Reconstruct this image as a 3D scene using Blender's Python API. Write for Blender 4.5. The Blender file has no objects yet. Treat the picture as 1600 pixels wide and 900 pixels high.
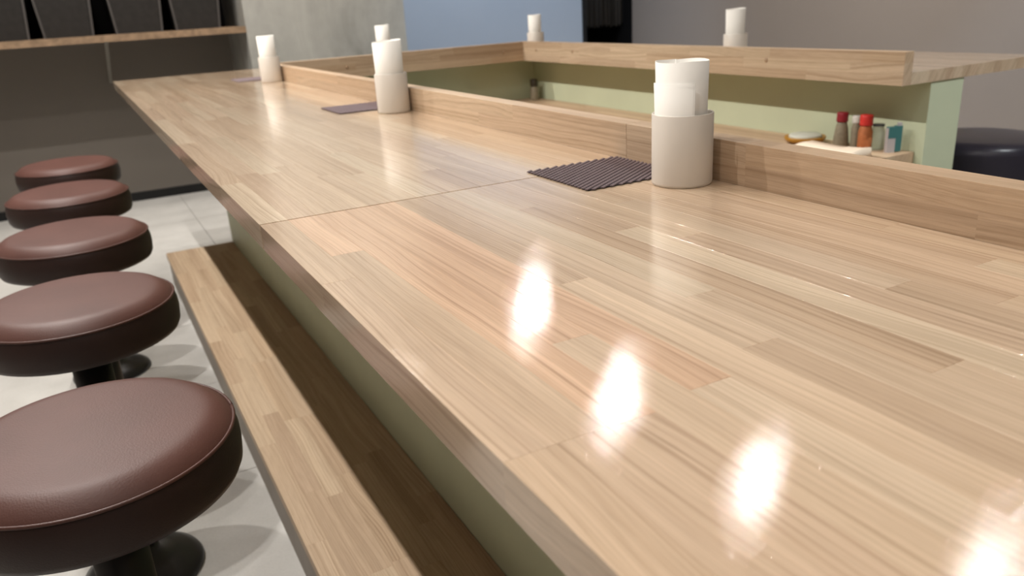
import bpy, bmesh, math, random
from mathutils import Vector, Matrix

K = 0.24            # metres per layout unit (camera height above the counter top)
FZ = -3.6           # floor level in layout units
R = random.Random(7)
SC = bpy.context.scene
COL = SC.collection

def W(x, y, z):
    return Vector((x * K, y * K, (z - FZ) * K))

# ------------------------------------------------------------------ camera
def make_camera():
    yaw, pitch, roll, f = 0.4778, 0.3468, -0.0615, 1238.3
    cy, sy, cp, sp = math.cos(yaw), math.sin(yaw), math.cos(pitch), math.sin(pitch)
    fw = Vector((sy * cp, cy * cp, -sp)); r = Vector((cy, -sy, 0)); u = r.cross(fw)
    cr, sr = math.cos(roll), math.sin(roll)
    r2 = cr * r + sr * u; u2 = -sr * r + cr * u
    cam = bpy.data.cameras.new('camera'); o = bpy.data.objects.new('camera', cam)
    cam.sensor_width = 36; cam.lens = f / 1600 * 36
    cam.clip_start = 0.02; cam.clip_end = 60
    m = Matrix((r2, u2, -fw)).transposed().to_4x4(); m.translation = W(0, 0, 1)
    o.matrix_world = m
    cam.dof.use_dof = True; cam.dof.focus_distance = 0.85; cam.dof.aperture_fstop = 7.5
    cam.dof.aperture_blades = 0
    COL.objects.link(o); SC.camera = o
make_camera()

# ------------------------------------------------------------------ world, exposure
wd = bpy.data.worlds.new('world'); SC.world = wd; wd.use_nodes = True
wd.node_tree.nodes['Background'].inputs[0].default_value = (0.9, 0.85, 0.8, 1)
wd.node_tree.nodes['Background'].inputs[1].default_value = 0.05
SC.view_settings.view_transform = 'Standard'
SC.view_settings.look = 'None'
SC.view_settings.exposure = 0.1
SC.view_settings.gamma = 1
SC.view_settings.use_curve_mapping = False

CEIL = 9.1; XWALL = 17.87
WARM = (1.0, 0.955, 0.905); COOL = (0.62, 0.78, 1.0)
AISLE_ROW = [(-1.83, y) for y in (-2.1, 1.6, 5.3, 9.0, 12.7, 16.4)]
FAR_ROW = [(12.4, 6.3), (11.1, 10.5), (10.9, 15.2), (12.4, 22.4)]
AISLE_POWER, FAR_POWER, COOL_POWER, FILL_POWER = (18, 36, 58, 84, 118, 140), (9, 13, 15, 15), 170.0, 12.0

# ------------------------------------------------------------------ mesh helpers
class MB:
    def __init__(s): s.v = []; s.f = []; s.sm = []
    def add(s, vs, fs, smooth=False):
        b = len(s.v); s.v += [tuple(v) for v in vs]
        s.f += [tuple(i + b for i in f) for f in fs]; s.sm += [smooth] * len(fs)
        return s
    def box(s, a, b):
        x0, y0, z0 = a; x1, y1, z1 = b
        return s.add([(x0,y0,z0),(x1,y0,z0),(x1,y1,z0),(x0,y1,z0),(x0,y0,z1),(x1,y0,z1),(x1,y1,z1),(x0,y1,z1)],
              [(0,3,2,1),(4,5,6,7),(0,1,5,4),(1,2,6,5),(2,3,7,6),(3,0,4,7)])
    def prism(s, base, top):
        n = len(base)
        return s.add(list(base) + list(top), [tuple(range(n))[::-1], tuple(range(n, 2*n))] +
              [(i, (i+1) % n, n + (i+1) % n, n + i) for i in range(n)])
    def lathe(s, prof, n=48, c=(0, 0), sx=1, sy=1, smooth=True):
        vs, fs = [], []; rings = []
        for r, z in prof:
            if r < 1e-7: rings.append([len(vs)]); vs.append((c[0], c[1], z))
            else:
                rings.append(list(range(len(vs), len(vs) + n)))
                vs += [(c[0] + sx*r*math.cos(2*math.pi*i/n), c[1] + sy*r*math.sin(2*math.pi*i/n), z) for i in range(n)]
        for a, b in zip(rings, rings[1:]):
            for i in range(n):
                j = (i+1) % n
                if len(a) == 1 and len(b) == 1: continue
                if len(a) == 1: fs.append((a[0], b[j], b[i]))
                elif len(b) == 1: fs.append((a[i], a[j], b[0]))
                else: fs.append((a[i], a[j], b[j], b[i]))
        return s.add(vs, fs, smooth)
    def tube(s, pts, r, n=10):
        pts = [Vector(p) for p in pts]; vs, fs = [], []
        for k, p in enumerate(pts):
            d = (pts[min(k+1, len(pts)-1)] - pts[max(k-1, 0)]).normalized()
            a = d.orthogonal().normalized() if k == 0 else (a - d * a.dot(d)).normalized()
            b = d.cross(a)
            vs += [p + r * (math.cos(2*math.pi*i/n) * a + math.sin(2*math.pi*i/n) * b) for i in range(n)]
        for k in range(len(pts) - 1):
            for i in range(n):
                j = (i+1) % n; fs.append((k*n+i, k*n+j, (k+1)*n+j, (k+1)*n+i))
        fs.append(tuple(range(n))[::-1]); fs.append(tuple((len(pts)-1)*n + i for i in range(n)))
        return s.add(vs, fs, True)
    def build(s, name, mat, parent=None, loc=(0, 0, 0), rotz=0, bevel=0, kind=None, label=None):
        me = bpy.data.meshes.new(name); me.from_pydata(s.v, [], s.f)
        me.polygons.foreach_set('use_smooth', s.sm); me.materials.append(mat)
        bm = bmesh.new(); bm.from_mesh(me); bmesh.ops.recalc_face_normals(bm, faces=bm.faces); bm.to_mesh(me); bm.free()
        o = bpy.data.objects.new(name, me); COL.objects.link(o)
        o.location = loc; o.rotation_euler = (0, 0, rotz)
        if parent: o.parent = parent
        if bevel:
            m = o.modifiers.new('bevel', 'BEVEL'); m.width = bevel; m.segments = 2; m.limit_method = 'ANGLE'
        if kind: o['kind'] = kind
        if label: o['label'] = label
        return o

def tag(o, label, cat, group=None):
    o['label'] = label; o['category'] = cat
    if group: o['group'] = group
    return o
def thing(name, label, cat, loc=(0, 0, 0), rotz=0, group=None):
    o = bpy.data.objects.new(name, None); COL.objects.link(o)
    o.location = loc; o.rotation_euler = (0, 0, rotz); o.empty_display_size = 0.05
    return tag(o, label, cat, group)
def dup(root, loc, rotz, label, group=None):
    r = root.copy(); COL.objects.link(r); r.location = loc; r.rotation_euler = (0, 0, rotz); r['label'] = label
    if group: r['group'] = group
    for ch in list(root.children):
        c = ch.copy(); COL.objects.link(c); c.parent = r
        for g in ch.children:
            d = g.copy(); COL.objects.link(d); d.parent = c
    return r

# ------------------------------------------------------------------ materials
def lin(r, g, b):
    f = lambda c: ((c/255 + 0.055) / 1.055) ** 2.4 if c > 10 else c/255/12.92
    return (f(r), f(g), f(b), 1)
class NT:
    def __init__(s, name):
        s.m = bpy.data.materials.new(name); s.m.use_nodes = True; s.t = s.m.node_tree
        s.b = s.t.nodes['Principled BSDF']
    def n(s, typ, **kw):
        nd = s.t.nodes.new(typ)
        for k, v in kw.items():
            if k.startswith('i_'):
                key = k[2:]; key = int(key) if key.isdigit() else key.replace('_', ' ')
                if isinstance(v, bpy.types.NodeSocket): s.t.links.new(v, nd.inputs[key])
                else: nd.inputs[key].default_value = v
            else: setattr(nd, k, v)
        return nd
    def math(s, op, a, b=0.0, c=None):
        nd = s.t.nodes.new('ShaderNodeMath'); nd.operation = op
        for i, v in enumerate((a, b) + ((c,) if c is not None else ())):
            if isinstance(v, bpy.types.NodeSocket): s.t.links.new(v, nd.inputs[i])
            else: nd.inputs[i].default_value = v
        return nd.outputs[0]
    def ramp(s, fac, stops):
        nd = s.t.nodes.new('ShaderNodeValToRGB'); s.t.links.new(fac, nd.inputs[0])
        el = nd.color_ramp.elements
        while len(el) < len(stops): el.new(0.5)
        for e, (p, c) in zip(el, stops): e.position = p; e.color = c
        return nd.outputs[0]
    def mix(s, fac, a, b, mode='MIX'):
        nd = s.t.nodes.new('ShaderNodeMix'); nd.data_type = 'RGBA'; nd.blend_type = mode
        for i, v in ((0, fac), (6, a), (7, b)):
            if isinstance(v, bpy.types.NodeSocket): s.t.links.new(v, nd.inputs[i])
            else: nd.inputs[i].default_value = v
        return nd.outputs[2]
    def set(s, **kw):
        for k, v in kw.items():
            key = k.replace('_', ' ')
            if isinstance(v, bpy.types.NodeSocket): s.t.links.new(v, s.b.inputs[key])
            else: s.b.inputs[key].default_value = v
        return s
    def bump(s, h, strength, dist, normal=None):
        nd = s.n('ShaderNodeBump', i_Height=h, i_Strength=strength, i_Distance=dist)
        if normal is not None: s.t.links.new(normal, nd.inputs['Normal'])
        return nd.outputs[0]

def plain(name, col, rough=0.5, spec=0.5, metal=0, noise=0.0, nscale=8, bump=0, bscale=200, **kw):
    m = NT(name); tc = m.n('ShaderNodeTexCoord').outputs['Object']
    if noise:
        nz = m.n('ShaderNodeTexNoise', i_Vector=tc, i_Scale=nscale, i_Detail=5.0).outputs[0]
        a = tuple(c * (1 - noise) for c in col[:3]) + (1,); b = tuple(min(1, c * (1 + noise)) for c in col[:3]) + (1,)
        m.set(Base_Color=m.ramp(nz, [(0.3, a), (0.7, b)]))
    else: m.set(Base_Color=col)
    m.set(Roughness=rough, Specular_IOR_Level=spec, Metallic=metal)
    if bump:
        nz = m.n('ShaderNodeTexNoise', i_Vector=tc, i_Scale=bscale, i_Detail=3.0).outputs[0]
        m.set(Normal=m.bump(nz, bump, 0.001))
    m.set(**kw)
    return m.m

def wood(name, gloss=True, dark=1.0):
    """laminated ash stave: local X runs with the grain, obj.color is the stave's own tone"""
    m = NT(name)
    tc = m.n('ShaderNodeTexCoord').outputs['Object']
    oi = m.n('ShaderNodeObjectInfo')
    sep = m.n('ShaderNodeSeparateXYZ', i_Vector=tc)
    X, Y, Z = sep.outputs
    rnd = m.math('MULTIPLY', oi.outputs['Random'], 91.7)
    # large slow drift of the ring lines: cathedral figure on some staves, straight lines on others
    drift_v = m.n('ShaderNodeCombineXYZ', i_0=m.math('MULTIPLY', X, 2.6), i_1=m.math('MULTIPLY', Y, 9.0), i_2=rnd).outputs[0]
    drift = m.n('ShaderNodeTexNoise', i_Vector=drift_v, i_Scale=1.0, i_Detail=1.5, i_Roughness=0.45).outputs[0]
    amp = m.math('ADD', 0.008, m.math('MULTIPLY', m.math('FRACT', m.math('MULTIPLY', oi.outputs['Random'], 17.3)), 0.05))
    rr = m.math('ADD', Y, m.math('MULTIPLY', m.math('SUBTRACT', drift, 0.5), amp))
    rr = m.math('ADD', rr, m.math('MULTIPLY', Z, 0.6))
    ring_v = m.n('ShaderNodeCombineXYZ', i_0=m.math('MULTIPLY', rr, 290.0), i_1=m.math('MULTIPLY', X, 0.9), i_2=rnd).outputs[0]
    ring = m.n('ShaderNodeTexNoise', i_Vector=ring_v, i_Scale=1.0, i_Detail=3.0, i_Roughness=0.6).outputs[0]
    fib_v = m.n('ShaderNodeCombineXYZ', i_0=m.math('MULTIPLY', X, 18.0), i_1=m.math('MULTIPLY', rr, 900.0), i_2=m.math('ADD', rnd, m.math('MULTIPLY', Z, 500.0))).outputs[0]
    fib = m.n('ShaderNodeTexNoise', i_Vector=fib_v, i_Scale=1.0, i_Detail=2.0, i_Roughness=0.6).outputs[0]
    band_v = m.n('ShaderNodeCombineXYZ', i_0=m.math('MULTIPLY', rr, 32.0), i_1=m.math('MULTIPLY', X, 1.2), i_2=rnd).outputs[0]
    band = m.n('ShaderNodeTexNoise', i_Vector=band_v, i_Scale=1.0, i_Detail=1.0).outputs[0]
    tone = m.ramp(ring, [(0.30, (0.66, 0.60, 0.54, 1)), (0.42, (0.90, 0.88, 0.85, 1)), (0.55, (1, 1, 1, 1)), (0.72, (1.10, 1.10, 1.09, 1))])
    col = m.mix(1.0, oi.outputs['Color'], tone, 'MULTIPLY')
    col = m.mix(1.0, col, m.ramp(band, [(0.30, (0.88, 0.86, 0.84, 1)), (0.7, (1.06, 1.06, 1.06, 1))]), 'MULTIPLY')
    col = m.mix(1.0, col, m.ramp(fib, [(0.30, (0.86, 0.85, 0.83, 1)), (0.55, (1.02, 1.02, 1.02, 1))]), 'MULTIPLY')
    if dark != 1.0: col = m.mix(1.0, col, (dark, dark, dark, 1), 'MULTIPLY')
    m.set(Base_Color=col)
    spk = m.n('ShaderNodeTexNoise', i_Vector=tc, i_Scale=650.0, i_Detail=2.0).outputs[0]
    h = m.math('ADD', m.math('MULTIPLY', fib, 0.7), m.math('MULTIPLY', spk, 0.95))
    if gloss:
        m.set(Roughness=0.42, Specular_IOR_Level=0.35, Coat_Weight=1.0, Coat_Roughness=0.04, Coat_IOR=1.5)
        nb = m.bump(h, 0.23, 0.0003)
        m.t.links.new(nb, m.b.inputs['Coat Normal']); m.t.links.new(nb, m.b.inputs['Normal'])
    else:
        m.set(Roughness=0.5, Specular_IOR_Level=0.35)
        m.t.links.new(m.bump(h, 0.3, 0.0004), m.b.inputs['Normal'])
    return m.m

M = {}
M['wood'] = wood('varnished_wood'); M['woodmatte'] = wood('satin_wood', False)
M['green'] = plain('sage_paint', lin(197, 204, 175), 0.55, 0.3, noise=0.03, nscale=6)
M['leather'] = None
def leather(name, col, rough):
    m = NT(name); tc = m.n('ShaderNodeTexCoord').outputs['Object']
    v = m.n('ShaderNodeTexVoronoi', i_Vector=tc, i_Scale=420.0).outputs[0]
    nz = m.n('ShaderNodeTexNoise', i_Vector=tc, i_Scale=60.0, i_Detail=4.0).outputs[0]
    big = m.n('ShaderNodeTexNoise', i_Vector=tc, i_Scale=9.0, i_Detail=3.0).outputs[0]
    a = tuple(c*0.88 for c in col[:3]) + (1,); b = tuple(c*1.1 for c in col[:3]) + (1,)
    m.set(Base_Color=m.ramp(big, [(0.3, a), (0.7, b)]), Roughness=rough, Specular_IOR_Level=0.32)
    h = m.math('ADD', m.math('MULTIPLY', v, 0.6), m.math('MULTIPLY', nz, 0.5))
    m.set(Normal=m.bump(h, 0.35, 0.0006))
    return m.m
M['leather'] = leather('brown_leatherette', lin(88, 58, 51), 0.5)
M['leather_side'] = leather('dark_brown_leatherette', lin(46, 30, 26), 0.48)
M['piping'] = leather('brown_piping', lin(80, 52, 45), 0.45)
M['blackleather'] = leather('black_leatherette', lin(48, 45, 54), 0.3)
M['blackmetal'] = plain('black_metal', lin(20, 21, 22), 0.32, 0.5)
M['chrome'] = plain('brushed_steel', lin(170, 170, 170), 0.3, metal=1)
M['cup'] = plain('cup_plastic', lin(216, 209, 199), 0.38, 0.4)
M['paper'] = plain('white_paper', lin(238, 235, 228), 0.55, 0.2, bump=0.15, bscale=60, Subsurface_Weight=0.0)
M['mat'] = plain('mat_rubber', lin(116, 102, 106), 0.5, 0.3)
M['mat_dark'] = plain('mat_rubber_dark', lin(36, 29, 33), 0.8, 0.2)
M['charcoal'] = plain('charcoal_paint', lin(118, 112, 105), 0.7, 0.25, noise=0.03, nscale=2)
M['greywall'] = plain('taupe_grey_paint', lin(138, 129, 122), 0.75, 0.2, noise=0.02, nscale=2)
M['bluewall'] = plain('pale_grey_paint', lin(158, 166, 176), 0.7, 0.2, noise=0.02, nscale=2)
M['black'] = plain('black_board_dark_room', lin(14, 13, 14), 0.6, 0.2)
M['skirt'] = plain('black_skirting', lin(24, 24, 24), 0.5, 0.3)
M['bin'] = plain('charcoal_bin_felt', lin(44, 42, 40), 0.8, 0.15, noise=0.12, nscale=30)
M['binedge'] = plain('grey_bin_edge', lin(76, 73, 71), 0.6, 0.2)
M['ceiling'] = plain('pale_ceiling', lin(225, 221, 215), 0.8, 0.2)  # unseen ceiling, made pale to bounce fill light
M['ledge'] = plain('worn_ledge_wood', lin(128, 106, 84), 0.5, 0.3, noise=0.25, nscale=30)
M['bracket'] = plain('grey_bracket', lin(128, 124, 116), 0.5, 0.3)
M['curtain'] = plain('dark_curtain', lin(58, 54, 50), 0.9, 0.1)
def concrete(name, col, sc, amt, bump):
    m = NT(name); tc = m.n('ShaderNodeTexCoord').outputs['Object']
    sv = m.n('ShaderNodeMapping', i_Vector=tc, i_Scale=(1, 1, 0.45)).outputs[0]
    a = m.n('ShaderNodeTexNoise', i_Vector=sv, i_Scale=sc, i_Detail=8.0, i_Roughness=0.62, i_Distortion=0.6).outputs[0]
    b = m.n('ShaderNodeTexNoise', i_Vector=tc, i_Scale=sc*6, i_Detail=4.0).outputs[0]
    d = tuple(c*(1-amt) for c in col[:3]) + (1,); l = tuple(c*(1+amt*0.6) for c in col[:3]) + (1,)
    c1 = m.ramp(a, [(0.32, d), (0.5, col), (0.68, l)])
    c2 = m.mix(1.0, c1, m.ramp(b, [(0.3, (0.93,)*3 + (1,)), (0.6, (1.0,)*3 + (1,))]), 'MULTIPLY')
    m.set(Base_Color=c2, Roughness=0.7, Specular_IOR_Level=0.25, Normal=m.bump(a, bump, 0.01))
    return m.m
M['concrete'] = concrete('raw_concrete', lin(150, 149, 143), 2.6, 0.36, 0.4)
M['skirtconcrete'] = concrete('grey_side_render', lin(150, 143, 134), 3.0, 0.08, 0.1)
def floor_mat():
    m = NT('pale_floor_tile'); tc = m.n('ShaderNodeTexCoord').outputs['Object']
    oi = m.n('ShaderNodeObjectInfo')
    v = m.n('ShaderNodeVectorMath', operation='ADD', i_0=tc, i_1=oi.outputs['Location']).outputs[0]
    a = m.n('ShaderNodeTexNoise', i_Vector=v, i_Scale=5.0, i_Detail=6.0, i_Roughness=0.6).outputs[0]
    b = m.n('ShaderNodeTexNoise', i_Vector=v, i_Scale=160.0, i_Detail=2.0).outputs[0]
    c = m.ramp(a, [(0.3, lin(182, 180, 175)), (0.7, lin(200, 198, 193))])
    c = m.mix(1.0, c, m.ramp(b, [(0.3, (0.95,)*3 + (1,)), (0.6, (1,)*3 + (1,))]), 'MULTIPLY')
    m.set(Base_Color=c, Roughness=0.5, Specular_IOR_Level=0.3)
    return m.m
M['tile'] = floor_mat()
M['grout'] = plain('floor_grout', lin(188, 185, 180), 0.8)
def emis(name, col, st):
    m = NT(name); m.set(Base_Color=(0.02, 0.02, 0.02, 1), Emission_Color=col + (1,), Emission_Strength=st); return m.m
M['lens_warm'] = emis('warm_lamp_lens', WARM, 30.0); M['lens_cool'] = emis('cool_fill_lens', COOL, 12.0)

# ------------------------------------------------------------------ ceiling spotlights (light + its housing)
def spotlight(x, y, col, power, lens, label, group, size=1.5, blend=0.5, rad=0.017, aim=None):
    L = bpy.data.lights.new('spot_beam', 'SPOT'); L.energy = power; L.color = col
    L.spot_size = size; L.spot_blend = blend; L.shadow_soft_size = rad
    t = thing('ceiling_spotlight', label, 'lamp', W(x, y, CEIL), 0, group)
    lo = bpy.data.objects.new('spot_beam', L); COL.objects.link(lo); lo.parent = t; lo.location = (0, 0, -0.105)
    if aim: t.rotation_euler = (W(*aim) - W(x, y, CEIL)).to_track_quat('-Z', 'Y').to_euler()
    MB().lathe([(0.0, 0.0), (0.05, 0.0), (0.05, -0.012), (0.042, -0.018), (0.042, -0.1), (0.036, -0.1), (0.036, -0.07), (0, -0.07)], 32).build('housing', M['blackmetal'], t)
    MB().lathe([(0.0, -0.074), (0.034, -0.074)], 24).build('lens', lens, t)
    return t
ORD = ('nearest', 'second', 'third', 'fourth', 'fifth', 'farthest')
for i, (x, y) in enumerate(AISLE_ROW):
    spotlight(x, y, WARM, AISLE_POWER[i], M['lens_warm'], ORD[i] + ' ceiling spotlight from the camera, in the row above the brown stools', 'spotlights above the stools', size=2.5, blend=0.6)
for i, (x, y) in enumerate(FAR_ROW):
    spotlight(x, y, WARM, FAR_POWER[i], M['lens_warm'], (ORD[:3] + ORD[-1:])[i] + ' ceiling spotlight from the camera, in the row above the right counter', 'spotlights above the counter', size=2.0, blend=0.8, aim=(3.0, y*.55, 0))
def fill_panel(x, y, sx, sy, power, label):  # soft fill added out of view, no such ceiling panels known
    t = thing('added_fill_panel', label, 'lamp', W(x, y, CEIL))
    MB().box((-sx/2-.03, -sy/2-.03, -.03), (sx/2+.03, sy/2+.03, 0)).build('frame', M['blackmetal'], t)
    L = bpy.data.lights.new('fill_glow', 'AREA'); L.shape = 'RECTANGLE'; L.size = sx; L.size_y = sy; L.energy = power; L.color = (1.0, 0.93, 0.85)
    lo = bpy.data.objects.new('fill_glow', L); COL.objects.link(lo); lo.parent = t; lo.location = (0, 0, -.034)
fill_panel(4.2, 18.4, .9, .35, 22.0, 'added unseen fill panel above the back arm of the counter')
fill_panel(2.0, -4.6, 1.4, .7, FILL_POWER, 'added unseen fill panel behind the camera')
for wx, wy, ax, ay, az, pw, lb in ((12.5, 8.0, XWALL, 9.5, -.5, 150, 'added unseen spotlight brightening the right wall, nearer'),
                          (12.8, 14.0, XWALL, 16.0, -.5, 150, 'added unseen spotlight brightening the right wall, farther'),
                          (6.2, 15.5, 6.2, 21.3, .6, 95, 'added unseen spotlight brightening the concrete pier'),
                          (.4, 14.0, -.6, 24, -1.0, 20, 'added unseen spotlight brightening the dark wall and its ledge')):
    spotlight(wx, wy, WARM, pw, M['lens_warm'], lb, None, size=1.7, blend=0.9, aim=(ax, ay, az))  # washers added out of view to brighten the walls and pier
spotlight(9.8, -1.5, (.93, .98, 1.0), 170.0, M['lens_warm'], 'added unseen spotlight brightening the green pillar end', None, size=.55, blend=0.8, aim=(9.4, 5.9, -.9))  # added to light the pillar end from the front
spotlight(14.6, 9.0, COOL, 110.0, M['lens_cool'], 'added unseen bluish spotlight for the drum stool, over the right aisle', None, size=1.0, blend=0.5)  # added to give the drum stool its bluish sheen
spotlight(12.5, 17.0, COOL, COOL_POWER, M['lens_cool'], 'added unseen bluish spotlight tinting the wall near the doorway', None, size=1.5, blend=0.9, aim=(13.2, 24, -.5))  # added stand-in for an unseen bluish source, tints the back wall

# ------------------------------------------------------------------ room shell
XL, XR, YB, YF = -8.0, 17.87, 24.0, -7.0
def slab(name, a, b, mat, kind='structure', parent=None):
    return MB().box(W(*a), W(*b)).build(name, mat, parent, kind=kind)
fl = slab('floor', (XL-.3, YF-.3, FZ-0.5), (XR+.3, YB+5.3, FZ-0.03), M['grout'])
TS = 2.5
first = {}
ty = YF; row = 0
while ty < YB:
    tx = XL
    while tx < XR:
        x1, y1 = min(tx+TS, XR), min(ty+TS, YB)
        g = 0.006
        key = (round(x1-tx, 3), round(y1-ty, 3))
        loc = W((tx+x1)/2, (ty+y1)/2, FZ)
        if key in first:
            o = first[key].copy(); COL.objects.link(o); o.location = loc
        else:
            hx, hy = key[0]*K/2 - g*K, key[1]*K/2 - g*K
            o = MB().box((-hx, -hy, -0.0072), (hx, hy, 0)).build('floor_tile', M['tile'], fl, loc=loc); first[key] = o
        tx = x1
    ty = y1
slab('ceiling', (XL-.3, YF-.3, CEIL), (XR+.3, YB+5.3, CEIL+.4), M['ceiling'])
slab('wall_left', (XL-.4, YF, FZ), (XL, YB, CEIL), M['greywall'])
slab('wall_right', (XR, YF, FZ), (XR+.4, YB, CEIL), M['greywall'])
slab('wall_front', (XL-.4, YF-.4, FZ), (XR+.4, YF, CEIL), M['greywall'])
slab('wall_back', (XL-.4, YB, FZ), (8.4, YB+.4, CEIL), M['charcoal'])
CX0, CX1, CY = 4.07, 8.27, 21.3
slab('trim_1', (CX0, CY, FZ), (CX1, YB, CEIL), M['concrete'])          # raw concrete pier
DX0 = 15.80
wb = slab('wall_back', (8.27, YB, FZ), (DX0, YB+.4, CEIL), M['bluewall']); wb.name = 'wall_back_inner'
slab('trim_2', (DX0-.04, YB-.06, FZ), (DX0+.10, YB+.45, CEIL), M['skirt'])  # door jamb
slab('baseboard_back', (XL, YB-.06, FZ), (CX0, YB, FZ+.23), M['skirt'])
slab('baseboard_right', (XR-.06, YF, FZ), (XR, YB, FZ+.23), M['skirt'])
# black slabs stand in for the darkness of the room beyond the doorway
slab('dark_room_end', (DX0, YB+4.8, FZ), (XR+.4, YB+5.0, CEIL), M['black'])
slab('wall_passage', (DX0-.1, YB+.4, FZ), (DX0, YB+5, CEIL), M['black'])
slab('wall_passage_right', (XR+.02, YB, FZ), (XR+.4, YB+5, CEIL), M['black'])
# dark pleated curtain in the doorway
def curtain():
    m = MB(); n = 72; vs = []; fs = []
    for i in range(n+1):
        x = DX0+.12 + (XR-DX0-.16) * i/n
        y = YB + .55 + .07*math.sin(i*1.1) + .03*math.sin(i*2.7+1)
        zb = -.02 + .05*math.sin(i*.9) + .03*math.sin(i*2.3)
        vs += [W(x, y, zb), W(x, y, 6.4), W(x, y+.03, 6.4), W(x, y+.03, zb)]
    for i in range(n):
        a, b = 4*i, 4*i+4
        for k in range(4): fs.append((a+k, b+k, b+(k+1) % 4, a+(k+1) % 4))
    fs += [(0, 1, 2, 3), (4*n, 4*n+1, 4*n+2, 4*n+3)]
    m.add(vs, fs, True)
    return tag(m.build('doorway_curtain', M['curtain']), 'dark pleated curtain hanging in the narrow doorway beyond the pale blue wall', 'curtain')
curtain()

# ------------------------------------------------------------------ wall ledge with dark bins (far left)
LZ = 0.80
lg = thing('wall_ledge', 'narrow wooden wall ledge with worn front edge beside the concrete pier, grey bins on it', 'shelf', W(-1, CY, LZ))
def child_world(mb, name, mat, par, **kw):
    o = mb.build(name, mat, None, **kw); o.parent = par; o.matrix_parent_inverse = Matrix.Translation(-par.location); return o
child_world(MB().box(W(XL, CY, LZ-.15), W(CX0, YB, LZ)), 'ledge_board', M['ledge'], lg)
def brace(x):
    m = MB(); w = .035
    m.prism([W(x-w, CY+.15, LZ-.15), W(x+w, CY+.15, LZ-.15), W(x+w, CY+.30, LZ-.15), W(x-w, CY+.30, LZ-.15)],
            [W(x-w, YB-.10, -.42), W(x+w, YB-.10, -.42), W(x+w, YB, -.42), W(x-w, YB, -.42)])
    return child_world(m, 'bracket', M['bracket'], lg)
for x in (.90, -3.6): brace(x)
MBX = slab('trim_3', (XL, YB-.08, LZ), (CX0-.02, YB, CEIL), M['black'])   # black board above the ledge
def storage_bin(cx, label, w=1.19):
    t = thing('storage_bin', label, 'bin', W(cx, CY+1.25, LZ), 0, 'grey bins on the wall ledge')
    hb, ht, d0, d1, H = w*.42*K, w*.53*K, .62*K, .85*K, 1.7*K
    th = .04*K
    def ring(h, d, z): return [(-h, -d, z), (h, -d, z), (h, d, z), (-h, d, z)]
    m = MB(); o0 = ring(hb, d0, 0); o1 = ring(ht, d1, H); i1 = ring(ht-th, d1-th, H); i0 = ring(hb-th, d0-th, th)
    m.add(o0+o1+i1+i0, [(3,2,1,0)] + [(i, (i+1) % 4, 4+(i+1) % 4, 4+i) for i in range(4)] +
          [(4+i, 4+(i+1) % 4, 8+(i+1) % 4, 8+i) for i in range(4)] + [(8+i, 8+(i+1) % 4, 12+(i+1) % 4, 12+i) for i in range(4)] + [(12,13,14,15)])
    m.build('body', M['bin'], t)
    for s in (-1, 1):
        b = MB(); e = .022*K
        b.prism([(s*hb-e, -d0-e, 0), (s*hb+e, -d0-e, 0), (s*hb+e, -d0+e*3, 0), (s*hb-e, -d0+e*3, 0)],
                [(s*ht-e, -d1-e, H), (s*ht+e, -d1-e, H), (s*ht+e, -d1+e*3, H), (s*ht-e, -d1+e*3, H)])
        b.build('edge_strip', M['binedge'], t)
    return t
b_lab = ['grey storage bin on the ledge, leftmost and cut by the photo edge', 'grey storage bin on the ledge, second from the left',
         'grey storage bin on the ledge, third from the left', 'grey storage bin on the ledge, nearest the concrete pier']
for cx, l in zip((-1.15, .18, 1.70, 3.05), b_lab): storage_bin(cx, l)

# ------------------------------------------------------------------ laminated wood: every stave is a part
BASE = [lin(210, 187, 161), lin(206, 182, 155), lin(213, 191, 165), lin(204, 179, 153), lin(209, 185, 158), lin(216, 196, 170), lin(201, 176, 149)]
PINK = lin(214, 180, 150)
def stave_mesh(L, Wd, H, ch):
    x, y = L/2, Wd/2; c = ch
    v = [(-x,-y,-H),(x,-y,-H),(x,y,-H),(-x,y,-H), (-x,-y,-c),(x,-y,-c),(x,y,-c),(-x,y,-c),
         (-x+c,-y+c,0),(x-c,-y+c,0),(x-c,y-c,0),(-x+c,y-c,0)]
    f = [(3,2,1,0),(0,1,5,4),(1,2,6,5),(2,3,7,6),(3,0,4,7),(4,5,9,8),(5,6,10,9),(6,7,11,10),(7,4,8,11),(8,9,10,11)]
    return v, f
def split_len(a, b, mean, rr):
    cuts = [a]; p = a + mean * rr.uniform(.3, 1.0)
    while p < b - mean*.3:
        cuts.append(p); p += mean * rr.uniform(.7, 1.35)
    cuts.append(b); return cuts
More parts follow.
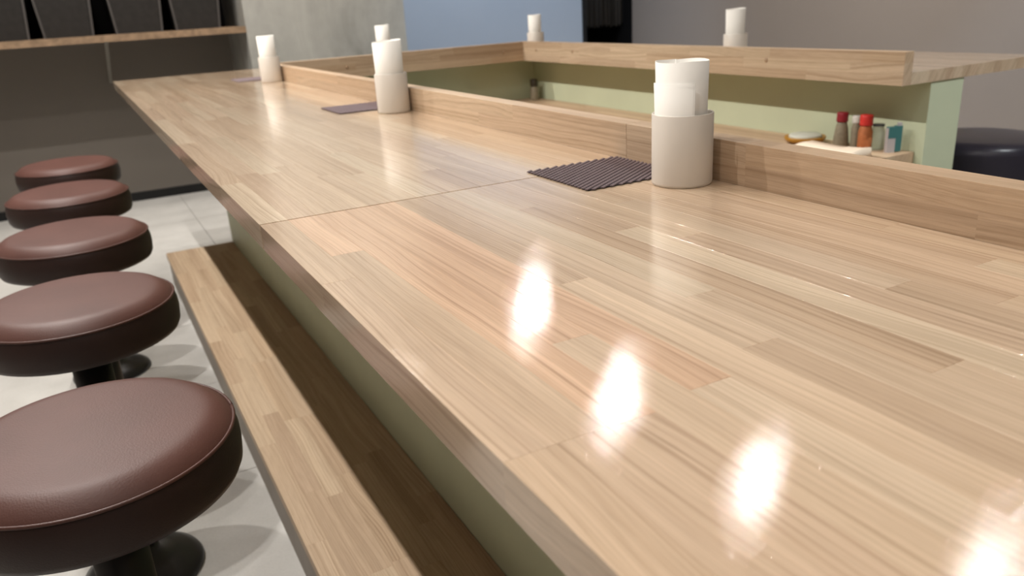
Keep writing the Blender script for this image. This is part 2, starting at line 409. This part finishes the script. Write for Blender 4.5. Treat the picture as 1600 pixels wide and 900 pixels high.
def staves(par, u0, u1, v0, v1, top, thick, along, roww, mean, mat, seed, tones=BASE, chf=0.0002, face='z', fixed=None, pink=None, stag='stave'):
    """u runs with the grain, v across. along='y' or 'x'. face 'z': seen from above."""
    rr = random.Random(seed); n = max(1, round((v1-v0)/roww)); w = (v1-v0)/n
    for i in range(n):
        cuts = fixed[i] if fixed and i in fixed else split_len(u0, u1, mean, rr)
        for a, b in zip(cuts, cuts[1:]):
            uc, vc = (a+b)/2, v0 + w*(i+.5)
            if face == 'z':
                V, F = stave_mesh((b-a)*K, w*K, thick*K, chf)
                loc = W(vc, uc, top) if along == 'y' else W(uc, vc, top)
                rot = math.pi/2 if along == 'y' else 0
                rv = (0, 0, rot)
            else:   # standing board: rows stacked in z; 'top' is (a, b) across-thickness interval
                t0, t1 = top; V, F = stave_mesh((b-a)*K, (t1-t0)*K, w*K, chf)
                tc = (t0+t1)/2; zt = v0 + w*(i+1)
                loc = W(tc, uc, zt) if along == 'y' else W(uc, tc, zt)
                rv = (0, 0, math.pi/2 if along == 'y' else 0)
            me = bpy.data.meshes.new('stave'); me.from_pydata(V, [], F); me.materials.append(mat)
            o = bpy.data.objects.new(stag, me); COL.objects.link(o)
            o.parent = par; o.location = loc - par.location; o.rotation_euler = rv
            t = rr.choice(tones); k = rr.uniform(.97, 1.03)
            if pink and pink(uc, vc): t = PINK; k = 1.0
            o.color = (t[0]*k, t[1]*k, t[2]*k, 1)

T = 0.134; XO = 0.689; XI = 3.023; HC = 0.229; CT = 0.143
YS = 4.09; YE = 17.31; YC = 14.41; XC = 8.041; XRO = 10.57; YRE = 5.867; Y0 = -1.6
ct1 = thing('worktop', 'near section of pale laminated wood counter top, from the photo bottom to the cross joint', 'counter', W(XO, Y0, 0))
ct2 = thing('worktop', 'far left section of pale laminated wood counter top, beyond the cross joint beside the stools', 'counter', W(XO, YS, 0))
ct3 = thing('worktop', 'back section of wood counter top behind the rear upstand, joining left and right arms', 'counter', W(XI, YC, 0))
ct4 = thing('worktop', 'right section of wood counter top with its sawn end showing above the green pillar', 'counter', W(XC, YRE, 0))
RW = 0.146
staves(ct1, Y0, YS-.006, XO, XI+.14, 0, T, 'y', RW, 1.9, M['wood'], 11, fixed={0: [Y0, .1, 1.43, 2.95, YS-.006], 1: [Y0, -.2, 1.43, 3.3, YS-.006], 5: [Y0, .4, 2.38, YS-.006]},
       pink=lambda u, v: 2.7 < u and v < 1.40 and v > .85)
staves(ct2, YS+.006, YE, XO, XI+.14, 0, T, 'y', RW, 1.9, M['wood'], 12)
staves(ct3, XI+.145, XC+CT, YC+CT+.001, YE, 0, T, 'x', RW, 2.1, M['wood'], 13)
staves(ct4, YRE, YE, XC+CT+.001, XRO, 0, T, 'y', RW, 2.0, M['wood'], 14)

CB = [lin(198, 174, 148), lin(191, 166, 139), lin(204, 181, 154), lin(186, 161, 135), lin(195, 169, 141)]
u1 = thing('counter_upstand', 'near length of low wood upstand on the left counter, right of the vertical joint', 'upstand', W(XI, Y0, 0))
u2 = thing('counter_upstand', 'far length of low wood upstand on the left counter, running back to the corner', 'upstand', W(XI, 4.13, 0))
u3 = thing('counter_upstand', 'rear wood upstand across the back of the serving well', 'upstand', W(XI, YC, 0))
u4 = thing('counter_upstand', 'right wood upstand above the green wall with condiments, ending over the pillar', 'upstand', W(XC, YRE, 0))
E_ = 0.001
staves(u1, Y0, 4.128, E_, HC, (XI, XI+CT), 0, 'y', HC/2, 2.2, M['woodmatte'], 21, CB, face='s', fixed={0: [Y0, .3, 1.81, 3.08, 4.128], 1: [Y0, .9, 3.08, 4.128]})
staves(u2, 4.132, YC, E_, HC, (XI, XI+CT), 0, 'y', HC/2, 2.2, M['woodmatte'], 22, CB, face='s')
staves(u3, XI, XC, -T, HC, (YC, YC+CT), 0, 'x', .121, 1.9, M['woodmatte'], 23, CB, face='s')
staves(u4, YRE, YC+CT, -T, HC, (XC, XC+CT), 0, 'y', .121, 1.7, M['woodmatte'], 24, CB, face='s')
M['plug'] = plain('screw_plug', lin(166, 137, 108), 0.5)
def plug(par, p, axis):
    m = MB().lathe([(0, 0), (.03*K, 0), (.026*K, .006*K), (0, .007*K)], 16)
    o = m.build('screw_plug', M['plug'], None); o.parent = par; o.location = W(*p) - par.location
    o.rotation_euler = (0, -math.pi/2, 0) if axis == 'x' else (math.pi/2, 0, 0)
for y in (13.9, 12.6, 7.9): plug(u4, (XC, y, .08), 'x')
for x in (7.6, 4.4): plug(u3, (x, YC, .05), 'y')

# ------------------------------------------------------------------ sage green carcass below the counter
gb = thing('counter_partition', 'sage green panelled base wall carrying the horseshoe wood counter', 'counter base', W(2.06, 0, FZ))
GX0, GX1, GYI, GYO = 2.06, 2.65, 14.95, 15.48
child_world(MB().box(W(GX0, Y0, FZ), W(GX1, GYO, -T)), 'base_panel', M['green'], gb)
child_world(MB().box(W(GX1, GYI, FZ), W(8.57, GYO, -T)), 'base_panel', M['green'], gb)
child_world(MB().box(W(8.57, YRE+.02, FZ), W(9.16, GYO, -T)), 'base_panel', M['green'], gb)
# inner work shelf against the right green wall
ws = thing('work_shelf', 'low wooden work shelf inside the horseshoe, along the right green wall', 'shelf', W(7.1, 6.0, -.95))
SHT = [lin(200, 174, 146), lin(192, 165, 137), lin(206, 182, 153)]
staves(ws, 6.0, GYI-.005, 6.95, 8.565, -.95, .16, 'y', .16, 2.2, M['woodmatte'], 31, SHT)
for y in (6.1, 10.5, 14.5):
    child_world(MB().box(W(7.05, y, FZ), W(8.55, y+.12, -1.11)), 'support_panel', M['green'], ws)

# ------------------------------------------------------------------ footrest
fr = thing('footrest', 'long wooden footrest step with grey side along the green counter base', 'footrest', W(.86, 0, FZ))
FT = [lin(182, 160, 135), lin(177, 154, 129), lin(186, 165, 140), lin(173, 150, 126), lin(180, 157, 131)]
staves(fr, Y0, 15.43, .86, 2.055, -3.0, .10, 'y', .17, 1.55, M['woodmatte'], 41, FT, stag='stave')
child_world(MB().box(W(.885, Y0, FZ), W(2.05, 15.40, -3.1)), 'side_panel', M['skirtconcrete'], fr)

# ------------------------------------------------------------------ stools
def make_stool(label):
    t = thing('bar_stool', label, 'stool', W(0, 0, FZ), 0, 'brown round stools along the counter')
    r = .728*K; zt = (-1.00-FZ)*K; th = .33*K
    # cushion top: gently domed, rolls down to the piping seam
    prof = [(0, zt+.010)]
    for i in range(1, 21):
        q = i/20; prof.append((r*.965*q, zt + .010 - .003*q**2 - .017*max(0, (q-.80)/.20)**2.2))
    prof.append((r*.975, zt-.013))
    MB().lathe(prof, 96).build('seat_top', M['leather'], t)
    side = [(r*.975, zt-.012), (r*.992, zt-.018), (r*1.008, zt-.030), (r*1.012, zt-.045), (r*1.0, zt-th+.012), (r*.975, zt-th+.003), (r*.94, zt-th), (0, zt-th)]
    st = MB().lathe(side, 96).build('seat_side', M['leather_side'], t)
    pts = [(r*.985*math.cos(a*math.pi/48), r*.985*math.sin(a*math.pi/48), zt-.0125) for a in range(97)]
    MB().tube(pts, .0024, 8).build('piping', M['piping'], st)
    MB().lathe([(0, zt-th), (.30*K, zt-th), (.30*K, zt-th-.010), (.20*K, zt-th-.016), (.20*K, zt-th-.03), (0, zt-th-.03)], 40).build('mounting_plate', M['blackmetal'], t)
    MB().lathe([(0, zt-th-.012), (.145*K, zt-th-.012), (.145*K, .20), (.15*K, .19), (.15*K, .03), (0, .03)], 40).build('column', M['blackmetal'], t)
    MB().lathe([(0, 0), (.50*K, 0), (.505*K, .006), (.49*K, .014), (.42*K, .024), (.30*K, .034), (.20*K, .042), (.165*K, .055), (.15*K, .07), (0, .07)], 64).build('base', M['blackmetal'], t)
    return t
sp = [(-.31, 4.31), (-.34, 6.80), (-.33, 9.20), (-.35, 11.75), (-.34, 14.25)]
lab = ['brown leatherette round stool nearest the camera, piped seam in sharp view', 'brown leatherette round stool, second from the camera, black column showing below',
       'brown leatherette round stool, middle of the row of five', 'brown leatherette round stool, second from the far wall', 'brown leatherette round stool farthest away, against the dark wall']
s0 = make_stool(lab[0]); s0.location = W(sp[0][0], sp[0][1], FZ)
for (x, y), l in list(zip(sp, lab))[1:]: dup(s0, W(x, y, FZ), R.uniform(0, 6), l)
t = thing('drum_stool', 'black leatherette drum stool with bluish sheen beyond the green pillar', 'stool', W(10.45, 6.35, FZ))
r = .80*K; zt = (-1.03-FZ)*K
MB().lathe([(0, zt+.006), (r*.5, zt+.005), (r*.8, zt), (r*.92, zt-.006), (r*.98, zt-.018), (r, zt-.034)], 80).build('seat_top', M['blackleather'], t)
MB().lathe([(r, zt-.034), (r*1.004, zt-.05), (r, zt-.20), (r*.96, zt-.215), (0, zt-.215)], 80).build('seat_side', M['blackleather'], t)
MB().lathe([(0, zt-.21), (.16*K, zt-.21), (.16*K, .03), (0, .03)], 32).build('column', M['blackmetal'], t)
MB().lathe([(0, 0), (.52*K, 0), (.5*K, .015), (.2*K, .035), (0, .035)], 48).build('base', M['blackmetal'], t)

# ------------------------------------------------------------------ napkin cups and paper rolls
def cup_mesh(): 
    r, h, w = .165*K, .385*K, .010*K
    return MB().lathe([(0, 0), (r*.95, 0), (r*.985, .0012), (r, .004), (r, h-.0008), (r-w*.3, h), (r-w*.7, h), (r-w, h-.001), (r-w, .004), (0, .004)], 72)
def paper_roll(r0, z0, z1, a0, a1, slant=0.0, growth=0.0, n=90, flare=1.04, wob=0.0):
    """thin rolled sheet following an arc or spiral"""
    m = MB(); vs, fs = [], []; th = .0009
    for i in range(n+1):
        q = i/n; a = a0 + (a1-a0)*q; r = r0 + growth*q
        zz = z1 + slant*math.cos(a) + wob*math.sin(3*a+1)
        for rad, z in ((r, z0), (r*flare, zz), (r*flare-th, zz), (r-th, z0)):
            vs.append((rad*math.cos(a), rad*math.sin(a), z))
    for i in range(n):
        a, b = 4*i, 4*i+4
        for k in range(4): fs.append((a+k, b+k, b+(k+1) % 4, a+(k+1) % 4))
    fs += [(0, 1, 2, 3), (4*n, 4*n+1, 4*n+2, 4*n+3)]
    return m.add(vs, fs, True)
cups = [((2.852, 3.385, 0), 'white cylindrical cup nearest the camera, beside the ribbed mat', 'near'),
        ((2.850, 7.89, 0), 'white cylindrical cup at the middle mat of the left counter', 'mid'),
        ((2.845, 13.46, 0), 'white cylindrical cup at the far corner mat of the left counter', 'far'),
        ((5.26, 14.74, 0), 'white cylindrical cup on the back counter, hidden behind the middle cup', 'back'),
        ((8.365, 14.45, 0), 'white cylindrical cup at the rear corner of the right counter', 'corner'),
        ((8.365, 8.82, 0), 'white cylindrical cup on the right counter before the grey wall', 'right')]
c0 = None
TAU = 2*math.pi
for p, l, k in cups:
    if c0 is None:
        c0 = cup_mesh().build('napkin_cup', M['cup'], loc=W(*p)); tag(c0, l, 'cup', 'white cups on the counter'); c = c0
    else:
        c = c0.copy(); COL.objects.link(c); c.location = W(*p); c['label'] = l
    ri = .148*K; base = W(*p) + Vector((0, 0, .0045))
    view = math.atan2(-p[1], -p[0])
    if k == 'near':
        o = paper_roll(ri*.95, 0, .635*K, view-2.9, view+2.9+.6, growth=-.006, flare=1.085, wob=.0006).build('paper_roll', M['paper'], loc=base)
        tag(o, 'tall rolled white paper sheets standing in the nearest cup', 'paper', 'paper rolls in the cups')
        o = paper_roll(ri*.972, 0, .53*K, view-1.35, view+.42, flare=1.085, slant=0).build('paper_sheet', M['paper'], loc=base)
        m2 = paper_roll(ri*.945, 0, .515*K, view-1.3, view+.36, flare=1.13).build('folded_layer', M['paper'], o)
        tag(o, 'shorter curved white paper sheet in front of the tall roll in the nearest cup', 'paper')
    else:
        rr_ = {'mid': .150, 'far': .140, 'back': .135, 'corner': .135, 'right': .140}[k]*K
        hh = {'mid': .68, 'far': .69, 'back': .70, 'corner': .70, 'right': .70}[k]*K
        pl = {'mid': 'rolled white paper with slanting top in the cup beside the middle mat', 'far': 'rolled white paper in the far corner cup of the left counter',
              'back': 'rolled white paper peeping up behind the middle cup, on the back counter', 'corner': 'rolled white paper in the cup before the blue wall',
              'right': 'rolled white paper in the cup before the grey right wall'}[k]
        o = paper_roll(rr_, 0, hh, view-2.8, view+4.2, growth=-.008, flare=1.06, slant={'mid': .0025, 'right': .002}.get(k, .001), wob=.0004).build('paper_roll', M['paper'], loc=base)
        tag(o, pl, 'paper', 'paper rolls in the cups')

# ------------------------------------------------------------------ ribbed anti-slip mats
def ribbed_mat(cx, cy, sx, sy, label, ang=math.radians(32)):
    t = thing('ribbed_mat', label, 'mat', W(cx, cy, 0), 0, 'ribbed mats on the counter')
    hx, hy = sx*K/2, sy*K/2
    MB().box((-hx+.002, -hy+.002, .0004), (hx-.002, hy-.002, .0016)).build('backing', M['mat_dark'], t)
    d = Vector((math.cos(ang), math.sin(ang))); nrm = Vector((-d.y, d.x)); pitch = .032*K
    m = MB(); k = -40
    for k in range(-40, 41):
        o = nrm * (k*pitch); lo, hi = -9, 9
        for comp, h in ((0, hx), (1, hy)):
            a, b = sorted(((-h-o[comp])/d[comp], (h-o[comp])/d[comp])); lo, hi = max(lo, a), min(hi, b)
        if hi - lo < .004: continue
        n = max(1, int((hi-lo)/.0035)); pr = [(-.36, 0), (-.30, .55), (0, 1), (.30, .55), (.36, 0)]
        vs, fs = [], []
        for i in range(n+1):
            c = o + d*(lo + (hi-lo)*i/n); s = 1.0 if i % 2 else .82
            vs += [(c.x + nrm.x*q*pitch*s, c.y + nrm.y*q*pitch*s, .0014 + .0021*z*s) for q, z in pr]
        for i in range(n):
            for j in range(4): fs.append((i*5+j, i*5+j+1, i*5+j+6, i*5+j+5))
        fs += [(0, 1, 2, 3, 4), tuple(n*5+j for j in range(5))]
        m.add(vs, fs, False)
    m.build('ribs', M['mat'], t, kind='stuff')
    return t
ribbed_mat(2.678, 3.895, .675, .68, 'dark ribbed anti-slip mat beside the nearest cup')
ribbed_mat(2.690, 8.55, .66, .70, 'dark ribbed anti-slip mat beside the middle cup of the left counter')
ribbed_mat(2.710, 14.37, .60, .72, 'dark ribbed anti-slip mat at the far corner of the left counter')

# ------------------------------------------------------------------ things on the inner shelf
SZ = -.95
M['glass'] = plain('clear_jar_glass', (0.9, 0.93, 0.9, 1), 0.05, Transmission_Weight=0.9, IOR=1.3)
M['redcap'] = plain('red_cap', lin(206, 52, 46), 0.4)
M['darkred'] = plain('dark_red_cap', lin(140, 30, 42), 0.4)
M['chili'] = plain('orange_spice', lin(176, 104, 60), 0.6, noise=.15, nscale=90)
M['pepper'] = plain('grey_pepper', lin(140, 130, 110), 0.5, noise=.15, nscale=120)
M['whitecap'] = plain('white_cap', lin(215, 212, 205), 0.4)
M['teal'] = plain('teal_print', lin(62, 112, 112), 0.4)
M['silver'] = plain('silver_print', lin(178, 172, 172), 0.35)
M['mustard'] = plain('mustard_glaze', lin(176, 126, 40), 0.35)
M['lid'] = plain('frosted_lid', lin(205, 208, 196), 0.4)
M['cloth'] = plain('cream_cloth', lin(240, 222, 200), 0.8, 0.1, bump=.4, bscale=300)
M['darkcap'] = plain('brown_black_cap', lin(54, 46, 34), 0.4)
def jar(x, y, r, h, hc, body, cap, label, name='spice_jar', rb=1.0, content=None):
    t = thing(name, label, 'jar', W(x, y, SZ))
    r *= K; h *= K; hc *= K
    MB().lathe([(0, 0), (r*rb*.95, 0), (r*rb, .003), (r, h*.75), (r*.8, h*.93), (r*.75, h), (0, h)], 28).build('body', body, t)
    MB().lathe([(0, h), (r*.9, h), (r*.93, h+hc*.1), (r*.9, h+hc*.9), (r*.82, h+hc), (0, h+hc)], 28).build('cap', cap, t)
    return t
jar(8.33, 6.86, .075, .30, .115, M['pepper'], M['darkred'], 'tapering spice jar with dark red cap on the work shelf', rb=1.3)
jar(8.40, 6.70, .06, .29, .09, M['pepper'], M['whitecap'], 'small jar with white cap between the two red-capped jars')
jar(8.28, 6.47, .082, .30, .125, M['chili'], M['redcap'], 'orange spice jar with bright red cap on the work shelf')
jar(8.42, 6.40, .075, .28, .03, M['glass'], M['glass'], 'clear empty glass jar right of the bright red cap', rb=1.0)
jar(8.33, 14.55, .085, .28, .14, M['pepper'], M['darkcap'], 'dark-topped pepper mill in the far corner of the work shelf', name='pepper_mill')
t = thing('spice_packet', 'slim teal and silver packet standing at the shelf end by the pillar', 'packet', W(8.40, 6.16, SZ), math.radians(-25))
MB().box((-.095*K, -.03*K, 0), (.0, .03*K, .29*K)).build('silver_face', M['silver'], t)
MB().box((.0, -.031*K, .01*K), (.075*K, .031*K, .31*K)).build('teal_face', M['teal'], t)
MB().box((-.09*K, -.033*K, .17*K), (.002, .033*K, .30*K)).build('teal_band', M['teal'], t)
MB().box((.03*K, -.022*K, .31*K), (.07*K, .022*K, .345*K)).build('spout', M['silver'], t)
t = thing('mustard_dish', 'low mustard yellow dish with pale lid on the work shelf', 'dish', W(8.22, 7.33, SZ))
MB().lathe([(0, 0), (.17*K, 0), (.235*K, .025*K), (.26*K, .07*K), (.25*K, .085*K), (.2*K, .05*K), (0, .04*K)], 48).build('dish', M['mustard'], t)
MB().lathe([(0, .04*K), (.20*K, .05*K), (.205*K, .095*K), (.19*K, .11*K), (0, .115*K)], 40).build('lid', M['lid'], t)
def cloth():
    m = MB(); vs, fs = [], []; nx, ny = 10, 16
    P = lambda u, v: (7.58+.40*u + .06*v*(1-v), 6.93 - .86*v + .06*u)
    for layer in range(2):
        for j in range(ny+1):
            for i in range(nx+1):
                u, v = i/nx, j/ny; x, y = P(u, v)
                z = (.095 + .010*math.sin(6*v+2*u) + .008*math.sin(5*u) + .02*max(0, (v-.85)/.15)) if layer else .004
                vs.append(W(x, y, SZ + z))
    n = (nx+1)*(ny+1)
    for layer in range(2):
        for j in range(ny):
            for i in range(nx):
                a = layer*n + j*(nx+1) + i; fs.append((a, a+1, a+nx+2, a+nx+1))
    for j in range(ny):
        for i in (0, nx):
            a = j*(nx+1)+i; fs.append((a, a+nx+1, a+nx+1+n, a+n))
    for i in range(nx):
        a = i; fs.append((a, a+1, a+1+n, a+n))
    for i in range(nx):   # rolled fold closes the near end
        a = ny*(nx+1)+i; fs.append((a, a+1, a+1+n, a+n))
    m.add(vs, fs, True)
    o = m.build('folded_cloth', M['cloth'])
    return tag(o, 'folded cream cloth lying on the work shelf in front of the red-capped jars', 'cloth')
cloth()
